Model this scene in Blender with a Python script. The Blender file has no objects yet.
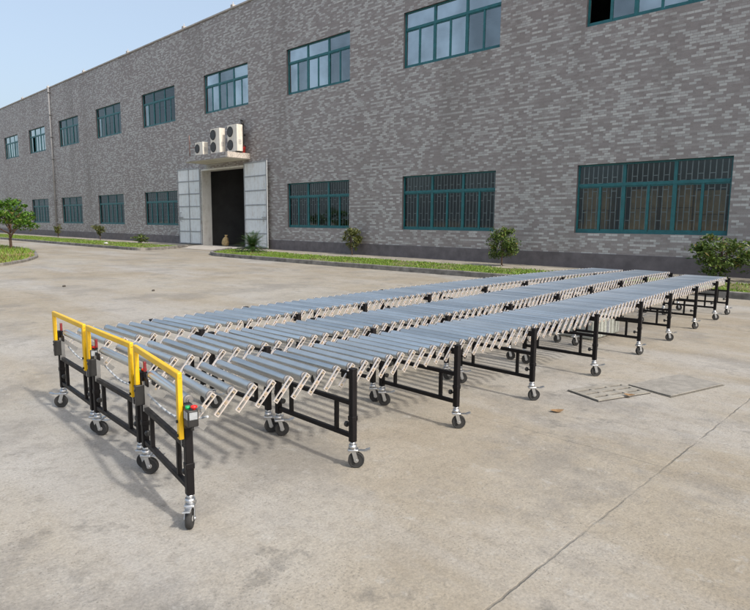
import bpy, bmesh, math, random
import numpy as np
from mathutils import Vector, Matrix, Euler
random.seed(7); RNG = np.random.default_rng(11)
scene = bpy.context.scene
COL = scene.collection
R = math.radians
WALL_Y = 19.33

# ------------------------------------------------------------------ materials
def new_mat(name):
    m = bpy.data.materials.new(name); m.use_nodes = True
    nt = m.node_tree; b = nt.nodes['Principled BSDF']
    return m, nt, b
def nd(nt, typ, **kw):
    n = nt.nodes.new(typ)
    for k, v in kw.items(): setattr(n, k, v)
    return n
def ramp(nt, fac, stops):
    r = nd(nt, 'ShaderNodeValToRGB'); els = r.color_ramp.elements
    while len(els) > 1: els.remove(els[-1])
    els[0].position, els[0].color = stops[0][0], (*stops[0][1], 1)
    for p, c in stops[1:]:
        e = els.new(p); e.color = (*c, 1)
    nt.links.new(fac, r.inputs[0]); return r.outputs[0]
def noise(nt, vec, scale, detail=4, rough=.55, dim='3D'):
    n = nd(nt, 'ShaderNodeTexNoise'); n.inputs['Scale'].default_value = scale
    n.inputs['Detail'].default_value = detail; n.inputs['Roughness'].default_value = rough
    if vec is not None: nt.links.new(vec, n.inputs['Vector'])
    return n.outputs['Fac']
def objvec(nt):
    return nd(nt, 'ShaderNodeTexCoord').outputs['Object']
def mixc(nt, fac, a, b, mode='MIX'):
    m = nd(nt, 'ShaderNodeMix', data_type='RGBA', blend_type=mode)
    for s, v in ((m.inputs['Factor'], fac), (m.inputs['A'], a), (m.inputs['B'], b)):
        if hasattr(v, 'is_output'): nt.links.new(v, s)
        else: s.default_value = v if isinstance(v, (int, float)) else (*v, 1)
    return m.outputs['Result']
def math_(nt, op, a, b=0, c=None):
    m = nd(nt, 'ShaderNodeMath', operation=op)
    for i, v in enumerate((a, b) if c is None else (a, b, c)):
        if hasattr(v, 'is_output'): nt.links.new(v, m.inputs[i])
        else: m.inputs[i].default_value = v
    return m.outputs[0]
def bump(nt, b, h, strength, dist=.01):
    n = nd(nt, 'ShaderNodeBump'); n.inputs['Strength'].default_value = strength
    n.inputs['Distance'].default_value = dist
    nt.links.new(h, n.inputs['Height']); nt.links.new(n.outputs[0], b.inputs['Normal'])
def simple(name, col, rough=.5, metal=0., var=.12, scale=8., bumpy=0.):
    m, nt, b = new_mat(name)
    v = objvec(nt); f = noise(nt, v, scale, 5)
    lo = tuple(c * (1 - var) for c in col); hi = tuple(min(1, c * (1 + var)) for c in col)
    nt.links.new(ramp(nt, f, [(.3, lo), (.7, hi)]), b.inputs['Base Color'])
    nt.links.new(ramp(nt, noise(nt, v, scale * 2.3, 3), [(.3, (rough * .85,) * 3), (.7, (min(1, rough * 1.15),) * 3)]), b.inputs['Roughness'])
    b.inputs['Metallic'].default_value = metal
    if bumpy: bump(nt, b, noise(nt, v, scale * 6, 4), bumpy)
    return m

def concrete_yard():
    m, nt, b = new_mat('yard_concrete')
    geo = nd(nt, 'ShaderNodeNewGeometry').outputs['Position']
    big = noise(nt, geo, .22, 5, .6); mid = noise(nt, geo, 1.1, 6, .65); fine = noise(nt, geo, 14, 6, .7)
    c = ramp(nt, big, [(.34, (.235, .192, .130)), (.5, (.298, .260, .202)), (.62, (.328, .312, .280))])
    c2 = ramp(nt, mid, [(.3, (.195, .170, .132)), (.5, (.295, .270, .226)), (.70, (.355, .338, .305))])
    c = mixc(nt, .5, c, c2)
    # dusty streaks, stretched along the driving direction
    mp = nd(nt, 'ShaderNodeMapping'); mp.inputs['Scale'].default_value = (.16, .55, 1); mp.inputs['Rotation'].default_value = (0, 0, .35)
    nt.links.new(geo, mp.inputs['Vector'])
    st = noise(nt, mp.outputs[0], 1.0, 7, .62)
    c = mixc(nt, math_(nt, 'MULTIPLY', ramp(nt, st, [(.49, (0, 0, 0)), (.62, (1, 1, 1))]), .6), c, (.345, .338, .325))
    # grey worn / damp blotches with their own shape
    bl = noise(nt, geo, .75, 8, .72)
    c = mixc(nt, math_(nt, 'MULTIPLY', ramp(nt, bl, [(.50, (0, 0, 0)), (.60, (1, 1, 1))]), .5), c, (.18, .172, .16))
    sp = noise(nt, geo, 4.2, 7, .75)
    c = mixc(nt, math_(nt, 'MULTIPLY', ramp(nt, sp, [(.60, (0, 0, 0)), (.70, (1, 1, 1))]), .45), c, (.135, .130, .12))
    c = mixc(nt, math_(nt, 'MULTIPLY', ramp(nt, fine, [(.34, (1, 1, 1)), (.50, (0, 0, 0))]), .30), c, (.14, .125, .105))
    # scuffs, tyre smudges and old spills: sparse dark marks with ragged edges
    mk = noise(nt, geo, 4.2, 9, .70); mk2 = noise(nt, geo, .55, 3)
    mm = math_(nt, 'MULTIPLY', ramp(nt, mk, [(.545, (0, 0, 0)), (.62, (1, 1, 1))]), ramp(nt, mk2, [(.45, (0, 0, 0)), (.6, (1, 1, 1))]))
    c = mixc(nt, math_(nt, 'MULTIPLY', mm, .36), c, (.10, .098, .092))
    # pale cement laitance flakes
    lf = noise(nt, geo, 6.5, 8, .75)
    c = mixc(nt, math_(nt, 'MULTIPLY', ramp(nt, lf, [(.56, (0, 0, 0)), (.66, (1, 1, 1))]), .45), c, (.37, .36, .335))
    # exposed grit
    vo = nd(nt, 'ShaderNodeTexVoronoi'); vo.inputs['Scale'].default_value = 55; nt.links.new(geo, vo.inputs['Vector'])
    gr = math_(nt, 'MULTIPLY', ramp(nt, vo.outputs['Distance'], [(.12, (1, 1, 1)), (.28, (0, 0, 0))]), ramp(nt, noise(nt, geo, 2.3, 4), [(.42, (.15,) * 3), (.56, (1,) * 3)]))
    c = mixc(nt, math_(nt, 'MULTIPLY', gr, .55), c, (.115, .105, .09))
    gg = noise(nt, geo, 70, 4, .8)
    c = mixc(nt, .5, c, ramp(nt, gg, [(.3, (.30,) * 3), (.5, (.5,) * 3), (.7, (.70,) * 3)]), 'OVERLAY')
    # slab joints
    sx = nd(nt, 'ShaderNodeSeparateXYZ'); nt.links.new(geo, sx.inputs[0])
    wob = math_(nt, 'MULTIPLY', math_(nt, 'SUBTRACT', noise(nt, geo, 9, 6, .7), .5), .03)
    def joint(axis, off, period, w):
        d = math_(nt, 'PINGPONG', math_(nt, 'ADD', math_(nt, 'SUBTRACT', sx.outputs[axis], off), wob), period / 2)
        mr = nd(nt, 'ShaderNodeMapRange', interpolation_type='SMOOTHSTEP'); nt.links.new(d, mr.inputs['Value'])
        mr.inputs['From Min'].default_value = w * .3; mr.inputs['From Max'].default_value = w
        mr.inputs['To Min'].default_value = 1; mr.inputs['To Max'].default_value = 0
        return mr.outputs[0]
    j = math_(nt, 'MAXIMUM', joint('X', -1.19, 6.0, .009), math_(nt, 'MULTIPLY', joint('Y', 3.84, 6.0, .008), .6))
    brk = ramp(nt, noise(nt, geo, 1.6, 4), [(.40, (.12,) * 3), (.58, (1,) * 3)])
    j2 = math_(nt, 'MULTIPLY', j, brk)
    c = mixc(nt, math_(nt, 'MULTIPLY', j2, .55), c, (.085, .08, .07))
    nt.links.new(c, b.inputs['Base Color'])
    nt.links.new(ramp(nt, mid, [(.3, (.78,) * 3), (.7, (.95,) * 3)]), b.inputs['Roughness'])
    b.inputs['Specular IOR Level'].default_value = .25
    h = math_(nt, 'ADD', math_(nt, 'MULTIPLY', fine, .5), math_(nt, 'ADD', math_(nt, 'MULTIPLY', noise(nt, geo, 45, 3), .35), math_(nt, 'MULTIPLY', j2, -.4)))
    bump(nt, b, h, .8, .012)
    return m

def brick_wall(name, stops, warm):
    m, nt, b = new_mat(name)
    v = objvec(nt); s = nd(nt, 'ShaderNodeSeparateXYZ'); nt.links.new(v, s.inputs[0])
    cb = nd(nt, 'ShaderNodeCombineXYZ'); nt.links.new(math_(nt, 'ADD', s.outputs['X'], s.outputs['Y']), cb.inputs[0]); nt.links.new(s.outputs['Z'], cb.inputs[1])
    def bricks(w, h, off):
        t = nd(nt, 'ShaderNodeTexBrick', offset=off, offset_frequency=2); nt.links.new(cb.outputs[0], t.inputs['Vector'])
        for k, val in (('Scale', 1), ('Mortar Size', .006), ('Mortar Smooth', .3), ('Brick Width', w), ('Row Height', h), ('Bias', 0)): t.inputs[k].default_value = val
        t.inputs['Color1'].default_value = (0, 0, 0, 1); t.inputs['Color2'].default_value = (1, 1, 1, 1); t.inputs['Mortar'].default_value = (.3, .3, .3, 1)
        return t
    t = bricks(.20, .076, .37)
    rowp = math_(nt, 'FLOORED_MODULO', math_(nt, 'FLOOR', math_(nt, 'DIVIDE', s.outputs['Z'], .076)), 2)
    c = ramp(nt, math_(nt, 'ADD', math_(nt, 'MULTIPLY', t.outputs['Color'], .86), math_(nt, 'MULTIPLY', rowp, .14)), stops)
    fine = noise(nt, v, 30, 5, .7)
    c = mixc(nt, .35, c, ramp(nt, fine, [(.3, (.36, .35, .35)), (.7, (.62, .62, .62))]), 'OVERLAY')
    big = noise(nt, v, .16, 5, .6)
    c = mixc(nt, ramp(nt, big, [(.35, (.35,) * 3), (.62, (0,) * 3)]), c, warm, 'MULTIPLY')
    # rain streaks running down the face
    mp = nd(nt, 'ShaderNodeMapping'); mp.inputs['Scale'].default_value = (.55, .55, .05); nt.links.new(v, mp.inputs['Vector'])
    c = mixc(nt, ramp(nt, noise(nt, mp.outputs[0], 1, 5, .6), [(.50, (0,) * 3), (.68, (.45,) * 3)]), c, (.17, .155, .145))
    nt.links.new(c, b.inputs['Base Color']); b.inputs['Roughness'].default_value = .62
    b.inputs['Specular IOR Level'].default_value = .35
    bump(nt, b, math_(nt, 'ADD', t.outputs['Color'], math_(nt, 'MULTIPLY', fine, .5)), .6, .014)
    return m

def glass(name, refl, tint, rough=.03):
    m = bpy.data.materials.new(name); m.use_nodes = True; nt = m.node_tree
    for n in list(nt.nodes): nt.nodes.remove(n)
    out = nd(nt, 'ShaderNodeOutputMaterial'); tr = nd(nt, 'ShaderNodeBsdfTransparent'); gl = nd(nt, 'ShaderNodeBsdfGlossy')
    tr.inputs[0].default_value = (*tint, 1); gl.inputs['Roughness'].default_value = rough; gl.inputs['Color'].default_value = (.84, .94, .97, 1)
    fr = nd(nt, 'ShaderNodeFresnel'); fr.inputs['IOR'].default_value = 1.5
    v = objvec(nt); nb = nd(nt, 'ShaderNodeBump'); nb.inputs['Strength'].default_value = .06; nb.inputs['Distance'].default_value = .05
    nt.links.new(noise(nt, v, .9, 2), nb.inputs['Height']); nt.links.new(nb.outputs[0], gl.inputs['Normal'])
    mx = nd(nt, 'ShaderNodeMixShader')
    # dusty film varies the reflectance over the pane
    f = math_(nt, 'ADD', math_(nt, 'MULTIPLY', fr.outputs[0], 1.0), math_(nt, 'MULTIPLY', ramp(nt, noise(nt, v, .7, 3), [(.35, (.7,) * 3), (.65, (1.15,) * 3)]), refl))
    nt.links.new(f, mx.inputs[0]); nt.links.new(tr.outputs[0], mx.inputs[1]); nt.links.new(gl.outputs[0], mx.inputs[2]); nt.links.new(mx.outputs[0], out.inputs[0])
    return m

def leafmat(name, dark, light, trans=.35):
    m, nt, b = new_mat(name)
    rnd = nd(nt, 'ShaderNodeNewGeometry').outputs['Random Per Island']
    c = ramp(nt, rnd, [(0, dark), (.6, tuple((a + d) / 2 for a, d in zip(dark, light))), (.93, light), (.97, (.26, .19, .06))])
    nt.links.new(c, b.inputs['Base Color']); b.inputs['Roughness'].default_value = .5
    tl = nd(nt, 'ShaderNodeBsdfTranslucent'); nt.links.new(c, tl.inputs[0])
    mx = nd(nt, 'ShaderNodeMixShader'); mx.inputs[0].default_value = trans
    nt.links.new(b.outputs[0], mx.inputs[1]); nt.links.new(tl.outputs[0], mx.inputs[2])
    nt.links.new(mx.outputs[0], nt.nodes['Material Output'].inputs[0])
    return m

M = {}
def grimy(name, col, dirt, rough, amount=.6):
    m, nt, b = new_mat(name); v = objvec(nt)
    mp = nd(nt, 'ShaderNodeMapping'); mp.inputs['Scale'].default_value = (5, 5, .5); nt.links.new(v, mp.inputs['Vector'])
    st = noise(nt, mp.outputs[0], 1.5, 6, .65); pt = noise(nt, v, 3.5, 7, .7)
    f = math_(nt, 'MULTIPLY', ramp(nt, st, [(.46, (0,) * 3), (.68, (1,) * 3)]), ramp(nt, pt, [(.40, (.15,) * 3), (.62, (1,) * 3)]))
    c = mixc(nt, math_(nt, 'MULTIPLY', f, amount), mixc(nt, ramp(nt, pt, [(.35, (0,) * 3), (.65, (.35,) * 3)]), col, tuple(x * .75 for x in col)), dirt)
    nt.links.new(c, b.inputs['Base Color']); b.inputs['Roughness'].default_value = rough; return m
M['yard'] = concrete_yard()
WS = [(0, (.240, .220, .216)), (.40, (.270, .250, .245)), (.57, (.318, .305, .30)), (.68, (.395, .398, .394)), (.86, (.44, .446, .44)), (1, (.49, .495, .485))]
M['wall'] = brick_wall('strip_brick', WS, (.82, .76, .74))
M['mosaic'] = simple('pale_mosaic', (.48, .43, .38), .6, var=.35, scale=16)
M['plinth'] = simple('plinth_tile', (.112, .101, .108), .6, var=.25, scale=3)
M['cap'] = simple('coping_render', (.36, .34, .32), .8, var=.2, scale=2)
M['soffit'] = simple('soffit_paint', (.62, .60, .52), .8, var=.12, scale=2)
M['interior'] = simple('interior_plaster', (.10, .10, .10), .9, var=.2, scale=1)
M['teal'] = simple('teal_frame', (.012, .115, .13), .42, var=.2, scale=5)
M['grille'] = simple('grille_paint', (.66, .66, .67), .5, var=.15, scale=9)
M['glassB'] = glass('blue_film_glass', .44, (.32, .42, .44))
M['glassM'] = glass('grey_film_glass', .24, (.35, .40, .42))
M['glassD'] = glass('clear_glass', .028, (.62, .68, .68))
M['curtain'] = simple('faded_curtain', (.50, .47, .42), .9, var=.15, scale=3)
M['door'] = grimy('door_sheet', (.68, .72, .74), (.34, .26, .19), .5, .5)
M['doorframe'] = simple('door_bracing', (.25, .27, .29), .5, var=.15, scale=3)
M['white'] = grimy('white_paint', (.74, .73, .69), (.40, .35, .28), .6, .5)
M['acwhite'] = grimy('unit_casing', (.74, .70, .62), (.38, .30, .22), .5, .6)
M['acdark'] = simple('fan_grille_black', (.10, .09, .08), .5, var=.3, scale=10)
M['pipe'] = simple('rain_pipe', (.22, .22, .225), .5, var=.15, scale=2)
M['blackpipe'] = simple('black_pipe', (.03, .03, .03), .5, var=.3, scale=5)
M['rust'] = simple('rusty_pole', (.17, .11, .10), .8, var=.4, scale=12)
M['red'] = simple('red_plastic', (.42, .025, .02), .4, var=.15)
M['tan'] = simple('tan_sacking', (.46, .33, .16), .9, var=.4, scale=9, bumpy=.5)
M['carton'] = simple('brown_carton', (.55, .34, .17), .85, var=.25, scale=3)
M['kerb'] = simple('kerb_stone', (.17, .16, .145), .9, var=.5, scale=4, bumpy=.4)
M['apron'] = simple('pale_apron', (.40, .37, .33), .9, var=.18, scale=3, bumpy=.2)
M['bed'] = simple('dusty_bed', (.30, .27, .22), .95, var=.35, scale=1.5, bumpy=.4)
M['soil'] = simple('lawn_soil', (.13, .125, .045), .95, var=.5, scale=5, bumpy=.4)
M['drysoil'] = simple('dry_soil', (.24, .16, .08), .95, var=.4, scale=2.5, bumpy=.4)
M['grass'] = leafmat('grass_blades', (.10, .19, .02), (.25, .37, .05), .3)
M['drygrass'] = leafmat('dry_grass_blades', (.10, .13, .02), (.30, .22, .08), .3)
M['leafA'] = leafmat('bright_leaf', (.03, .10, .008), (.16, .30, .03))
M['leafB'] = leafmat('shrub_leaf', (.035, .075, .016), (.17, .24, .05))
M['leafC'] = leafmat('olive_leaf', (.06, .09, .024), (.25, .26, .08))
M['cycad'] = leafmat('cycad_frond', (.012, .045, .010), (.06, .13, .025), .2)
M['bark'] = simple('bark', (.13, .085, .06), .9, var=.4, scale=14, bumpy=.6)
M['deadleaf'] = simple('dead_leaf', (.25, .15, .07), .8, var=.3)
M['stone'] = simple('dark_stone', (.07, .06, .05), .9, var=.3)
M['litter'] = simple('white_litter', (.50, .50, .49), .6, var=.1)
M['grate'] = simple('grate_concrete', (.25, .235, .205), .9, var=.25, scale=9, bumpy=.4)
M['lidgap'] = simple('lid_gap_shade', (.13, .12, .10), .9)
M['lidc'] = simple('lid_concrete', (.235, .222, .198), .9, var=.2, scale=12, bumpy=.5)
M['slot_shade'] = simple('slot_shade_dark', (.05, .045, .04), .9)
M['roller'] = simple('zinc_roller', (.66, .675, .665), .36, 1.0, var=.10, scale=5)
def per_object(m, lo, hi, rlo, rhi):
    # every copy of the part has its own tone and polish
    nt = m.node_tree; b = nt.nodes['Principled BSDF']; r = nd(nt, 'ShaderNodeObjectInfo').outputs['Random']
    old = b.inputs['Base Color'].links[0].from_socket
    nt.links.new(mixc(nt, 1., old, ramp(nt, r, [(0, (lo,) * 3), (1, (hi,) * 3)]), 'MULTIPLY'), b.inputs['Base Color'])
    v = objvec(nt); mp = nd(nt, 'ShaderNodeMapping'); mp.inputs['Scale'].default_value = (2, 30, 30); nt.links.new(v, mp.inputs['Vector'])
    scr = noise(nt, mp.outputs[0], 6, 5, .7)
    nt.links.new(math_(nt, 'ADD', ramp(nt, r, [(0, (rlo,) * 3), (.5, (rhi,) * 3), (1, (rlo,) * 3)]), math_(nt, 'MULTIPLY', math_(nt, 'SUBTRACT', scr, .5), .08)), b.inputs['Roughness'])
per_object(M['roller'], .80, 1.05, .30, .44)
M['rollercap'] = simple('roller_end_cap', (.26, .25, .245), .5, .6, var=.2)
M['link'] = simple('zinc_link', (.82, .75, .70), .38, .7, var=.10, scale=8)
M['linkweb'] = simple('link_web', (.42, .36, .33), .5, .6, var=.25, scale=12)
M['brass'] = simple('yellow_bolt', (.60, .50, .36), .4, .8)
M['black'] = simple('black_coat', (.008, .007, .008), .5, var=.3, scale=6)
M['black'].node_tree.nodes['Principled BSDF'].inputs['Specular IOR Level'].default_value = .22
M['blackplastic'] = simple('black_plastic', (.02, .02, .02), .45, var=.2)
M['yellow'] = grimy('yellow_coat', (.80, .48, .006), (.40, .22, .02), .42, .45)
M['zinc'] = simple('caster_zinc', (.56, .57, .58), .38, 1.0, var=.05, scale=20)
M['rubber'] = simple('tyre_rubber', (.022, .022, .022), .75, var=.25, scale=20)
M['hub'] = simple('wheel_hub', (.40, .40, .40), .5, .3, var=.15, scale=20)
M['green'] = simple('green_button', (.01, .34, .09), .35)
M['redbtn'] = simple('red_button', (.62, .02, .015), .35)
M['maroon'] = simple('maroon_reflector', (.16, .008, .012), .35)
M['label'] = simple('grey_label', (.30, .32, .34), .5, var=.2, scale=30)
M['cable'] = simple('grey_cable', (.42, .45, .48), .5, var=.03)
M['wrap'] = simple('grey_wrap', (.36, .38, .35), .45, var=.15, scale=6, bumpy=.4)

# ------------------------------------------------------------------ mesh helper
class MB:
    def __init__(s): s.bm = bmesh.new(); s.mi = 0
    def box(s, c, size, rot=None, mi=None, bevel=0.):
        mat = Matrix.Translation(c)
        if rot is not None: mat = mat @ (rot if isinstance(rot, Matrix) else Euler(rot).to_matrix().to_4x4())
        r = bmesh.ops.create_cube(s.bm, size=1.0, matrix=mat @ Matrix.Diagonal((*size, 1)))
        fs = {f for v in r['verts'] for f in v.link_faces}
        for f in fs: f.material_index = s.mi if mi is None else mi
        if bevel:
            es = {e for v in r['verts'] for e in v.link_edges}
            rr = bmesh.ops.bevel(s.bm, geom=list(es), offset=bevel, segments=2, affect='EDGES', profile=.5)
            for f in rr['faces']: f.material_index = s.mi if mi is None else mi; f.smooth = True
    def lim(s, x0, x1, y0, y1, z0, z1, mi=None, bevel=0.):
        s.box(((x0 + x1) / 2, (y0 + y1) / 2, (z0 + z1) / 2), (abs(x1 - x0), abs(y1 - y0), abs(z1 - z0)), mi=mi, bevel=bevel)
    def cyl(s, a, b, r0, r1=None, seg=16, mi=None, caps=True, smooth=True):
        a, b = Vector(a), Vector(b); d = b - a; L = d.length
        mat = Matrix.Translation((a + b) / 2) @ d.to_track_quat('Z', 'Y').to_matrix().to_4x4()
        r = bmesh.ops.create_cone(s.bm, cap_ends=caps, segments=seg, radius1=r0, radius2=r0 if r1 is None else r1, depth=L, matrix=mat)
        for f in {f for v in r['verts'] for f in v.link_faces}:
            f.material_index = s.mi if mi is None else mi
            if len(f.verts) == 4 and smooth: f.smooth = True
    def tube(s, pts, rads, seg=8, mi=None):
        for i in range(len(pts) - 1):
            s.cyl(pts[i], pts[i + 1], rads[i], rads[i + 1], seg, mi)
    def lathe(s, prof, origin, axis='X', seg=24, mi=None):
        # prof: list of (along, radius); revolve round axis
        rings = []
        for a, r in prof:
            ring = []
            for k in range(seg):
                t = 2 * math.pi * k / seg
                if axis == 'X': p = (a, r * math.cos(t), r * math.sin(t))
                elif axis == 'Y': p = (r * math.cos(t), a, r * math.sin(t))
                else: p = (r * math.cos(t), r * math.sin(t), a)
                ring.append(s.bm.verts.new(Vector(origin) + Vector(p)))
            rings.append(ring)
        for i in range(len(rings) - 1):
            for k in range(seg):
                f = s.bm.faces.new((rings[i][k], rings[i][(k + 1) % seg], rings[i + 1][(k + 1) % seg], rings[i + 1][k]))
                f.smooth = True; f.material_index = s.mi if mi is None else mi
        for ring in (rings[0], rings[-1]):
            try:
                f = s.bm.faces.new(ring); f.material_index = s.mi if mi is None else mi
            except ValueError: pass
    def quad(s, pts, mi=None):
        f = s.bm.faces.new([s.bm.verts.new(p) for p in pts]); f.material_index = s.mi if mi is None else mi; return f
    def mesh(s, name, mats, recalc=True):
        if recalc: bmesh.ops.recalc_face_normals(s.bm, faces=s.bm.faces)
        me = bpy.data.meshes.new(name); s.bm.to_mesh(me); s.bm.free()
        for m in (mats if isinstance(mats, (list, tuple)) else [mats]): me.materials.append(m)
        return me
    def build(s, name, mats, parent=None):
        return link(name, s.mesh(name, mats), parent)
def link(name, me, parent=None, mat=None):
    o = bpy.data.objects.new(name, me); COL.objects.link(o)
    if parent: o.parent = parent
    if mat is not None: o.matrix_local = mat
    return o
def tag(o, label=None, cat=None, group=None, kind=None):
    for k, v in (('label', label), ('category', cat), ('group', group), ('kind', kind)):
        if v: o[k] = v
    return o
def empty(name, loc, label, cat, group=None, rz=0):
    o = bpy.data.objects.new(name, None); COL.objects.link(o); o.location = loc; o.rotation_euler.z = rz; o.empty_display_size = .2
    return tag(o, label, cat, group)
def pymesh(name, verts, faces, mat):
    me = bpy.data.meshes.new(name); me.from_pydata(verts, [], faces); me.materials.append(mat); me.update(); return me
def leaves_mesh(name, pos, nrm_jit, size, mat, aspect=.45, droop=.3):
    """pos (n,3) leaf centres; each leaf a folded diamond of two triangles pairs"""
    n = len(pos); pos = np.asarray(pos)
    az = RNG.uniform(0, 2 * np.pi, n); el = RNG.normal(-droop, nrm_jit, n)
    d = np.stack([np.cos(az) * np.cos(el), np.sin(az) * np.cos(el), np.sin(el)], 1)
    up = np.array([0, 0, 1.]) + RNG.normal(0, .45, (n, 3)); w = np.cross(d, up); w /= np.linalg.norm(w, axis=1, keepdims=True) + 1e-9
    u = np.cross(w, d); sz = size * RNG.uniform(.6, 1.3, (n, 1))
    a = pos - d * sz * .5; b = pos + d * sz * .5; m = pos - u * sz * .06
    l = pos + w * sz * aspect * .5 + u * sz * .06; r = pos - w * sz * aspect * .5 + u * sz * .06
    V = np.stack([a, l, b, r], 1).reshape(-1, 3)
    i = np.arange(n) * 4
    F = np.concatenate([np.stack([i, i + 1, i + 2], 1), np.stack([i, i + 2, i + 3], 1)])
    return pymesh(name, V.tolist(), F.tolist(), mat)

# ------------------------------------------------------------------ ground, strips, kerbs
mb = MB(); mb.quad([(-260, -160, 0), (200, -160, 0), (200, 260, 0), (-260, 260, 0)])
tag(mb.build('ground', M['yard']), kind='structure')

def spline(pts, n=12):
    P = [Vector(p) for p in pts]; out = []
    for i in range(len(P) - 1):
        p0 = P[max(i - 1, 0)]; p1 = P[i]; p2 = P[i + 1]; p3 = P[min(i + 2, len(P) - 1)]
        for k in range(n):
            t = k / n
            out.append(.5 * ((2 * p1) + (p2 - p0) * t + (2 * p0 - 5 * p1 + 4 * p2 - p3) * t * t + (3 * p1 - p0 - 3 * p2 + p3) * t ** 3))
    out.append(P[-1]); return out
def kerb_along(name, pts, w=.13, h=.15):
    bm = bmesh.new(); prev = None; n = len(pts)
    for i, p in enumerate(pts):
        d = (pts[min(i + 1, n - 1)] - pts[max(i - 1, 0)]); d.normalize(); nn = Vector((-d.y, d.x))
        hh = h + random.uniform(-.006, .006)
        c = 0.015
        prof = [(0, 0), (0, hh - c), (c, hh), (w - c, hh), (w, hh - c), (w, 0)]
        ring = [bm.verts.new((p.x + nn.x * a, p.y + nn.y * a, z)) for a, z in prof]
        if prev:
            for k in range(5): bm.faces.new((prev[k], prev[k + 1], ring[k + 1], ring[k]))
        prev = ring
    bmesh.ops.recalc_face_normals(bm, faces=bm.faces)
    me = bpy.data.meshes.new(name); bm.to_mesh(me); bm.free(); me.materials.append(M['kerb'])
    return tag(link(name, me), kind='structure')
def flat_poly(name, pts, z, mat):
    bm = bmesh.new(); f = bm.faces.new([bm.verts.new((p[0], p[1], z)) for p in pts])
    if f.normal.z < 0: f.normal_flip()
    bmesh.ops.triangulate(bm, faces=bm.faces)
    me = bpy.data.meshes.new(name); bm.to_mesh(me); bm.free(); me.materials.append(mat)
    return tag(link(name, me), kind='structure')
def inside(px, py, poly):
    x = np.array([p[0] for p in poly]); y = np.array([p[1] for p in poly]); res = np.zeros(len(px), bool); j = len(poly) - 1
    for i in range(len(poly)):
        c = ((y[i] > py) != (y[j] > py)) & (px < (x[j] - x[i]) * (py - y[i]) / (y[j] - y[i] + 1e-12) + x[i]); res ^= c; j = i
    return res
def grass_on(name, poly, z, dens, h, mat, seedshift=0):
    xs = [p[0] for p in poly]; ys = [p[1] for p in poly]
    n = int((max(xs) - min(xs)) * (max(ys) - min(ys)) * dens)
    px = RNG.uniform(min(xs), max(xs), n); py = RNG.uniform(min(ys), max(ys), n)
    # patchy: drop blades where a smooth field is low
    fld = np.sin(px * .9 + 1.3) * np.sin(py * 1.7 + px * .3) + .6 * np.sin(px * 2.9 + py * 2.1)
    k = inside(px, py, poly) & (RNG.uniform(0, 1, n) < np.clip(.62 + .5 * fld, .06, 1)); px, py = px[k], py[k]; n = len(px)
    az = RNG.uniform(0, 2 * np.pi, n); hh = h * RNG.uniform(.5, 1.4, n); wd = .012 + .01 * RNG.uniform(0, 1, n); lean = RNG.normal(0, .5, (n, 2))
    a = np.stack([px + np.cos(az) * wd, py + np.sin(az) * wd, np.full(n, z)], 1); b = np.stack([px - np.cos(az) * wd, py - np.sin(az) * wd, np.full(n, z)], 1)
    t = np.stack([px + lean[:, 0] * hh, py + lean[:, 1] * hh, z + hh], 1)
    V = np.stack([a, b, t], 1).reshape(-1, 3); i = np.arange(n) * 3
    me = pymesh(name, V.tolist(), np.stack([i, i + 1, i + 2], 1).tolist(), mat)
    return tag(link(name, me), None, None, None, 'stuff')

AP = WALL_Y - 1.95
right_edge = spline([(-27.5, AP), (-27.0, 16.7), (-25.6, 15.2), (-23.9, 14.15), (-22.0, 13.9), (-16, 13.9), (-10, 14.1), (-3, 14.1), (9, 14.1)], 8)
left_edge = spline([(-95, 13.3), (-60, 13.2), (-44, 13.25), (-34.5, 13.35), (-30.6, 13.45), (-29.9, 13.9), (-30.4, 15.2), (-31.9, AP)], 8)
isl = spline([(-42, 1.5), (-30, .4), (-23, 2.2), (-22.1, 5.0), (-23.6, 6.45), (-26.2, 7.75), (-28.9, 8.55), (-32, 9.3), (-36, 9.6), (-42, 8.8), (-45, 5), (-42, 1.5)], 8)
kerb_along('kerb', list(right_edge)); kerb_along('kerb', list(left_edge)); kerb_along('kerb', list(isl), .12, .09)
def inset(pts, w):
    out = []
    for i, p in enumerate(pts):
        d = pts[min(i + 1, len(pts) - 1)] - pts[max(i - 1, 0)]; d.normalize(); out.append(Vector((p.x - d.y * w, p.y + d.x * w)))
    return out
rp = [tuple(p) for p in inset(right_edge, .12)] + [(9, AP)]
lp = [tuple(p) for p in inset(left_edge, .12)] + [(-95, AP)]
ip = [tuple(p) for p in inset(isl, .12)][:-1]
flat_poly('lawn_soil', rp, .05, M['soil']); flat_poly('lawn_soil', lp, .05, M['soil']); flat_poly('island_soil', ip, .07, M['drysoil'])
mb = MB(); mb.lim(-95, -33.8, AP, WALL_Y - .03, 0, .052); mb.lim(-27.4, 9, AP, WALL_Y - .03, 0, .052)
tag(mb.build('path', M['bed']), kind='structure')
mb = MB()   # sloping slab up to the factory door
mb.quad([(-33.55, 19.3, .07), (-28.9, 19.3, .07), (-27.6, 16.6, .012), (-32.2, 16.6, .012)])
tag(mb.build('door_ramp', M['apron']), kind='structure')
rgv = [(max(-31, p[0]), p[1]) for p in rp if p[0] < 1] + [(0, AP)]
grass_on('grass', rgv, .05, 420, .055, M['grass'])
grass_on('grass', [(p[0], p[1]) for p in lp if p[0] > -75] + [(-75, AP), (-75, 13.3)], .05, 170, .065, M['grass'])
ig = [p for p in ip]
grass_on('grass', ig, .07, 130, .12, M['grass'])
grass_on('dry_grass', [(-24.5, 1), (-22.4, 5), (-23.8, 6.3), (-26.4, 7.5), (-27.5, 7.0), (-28, 2)], .07, 190, .10, M['drygrass'])

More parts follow.
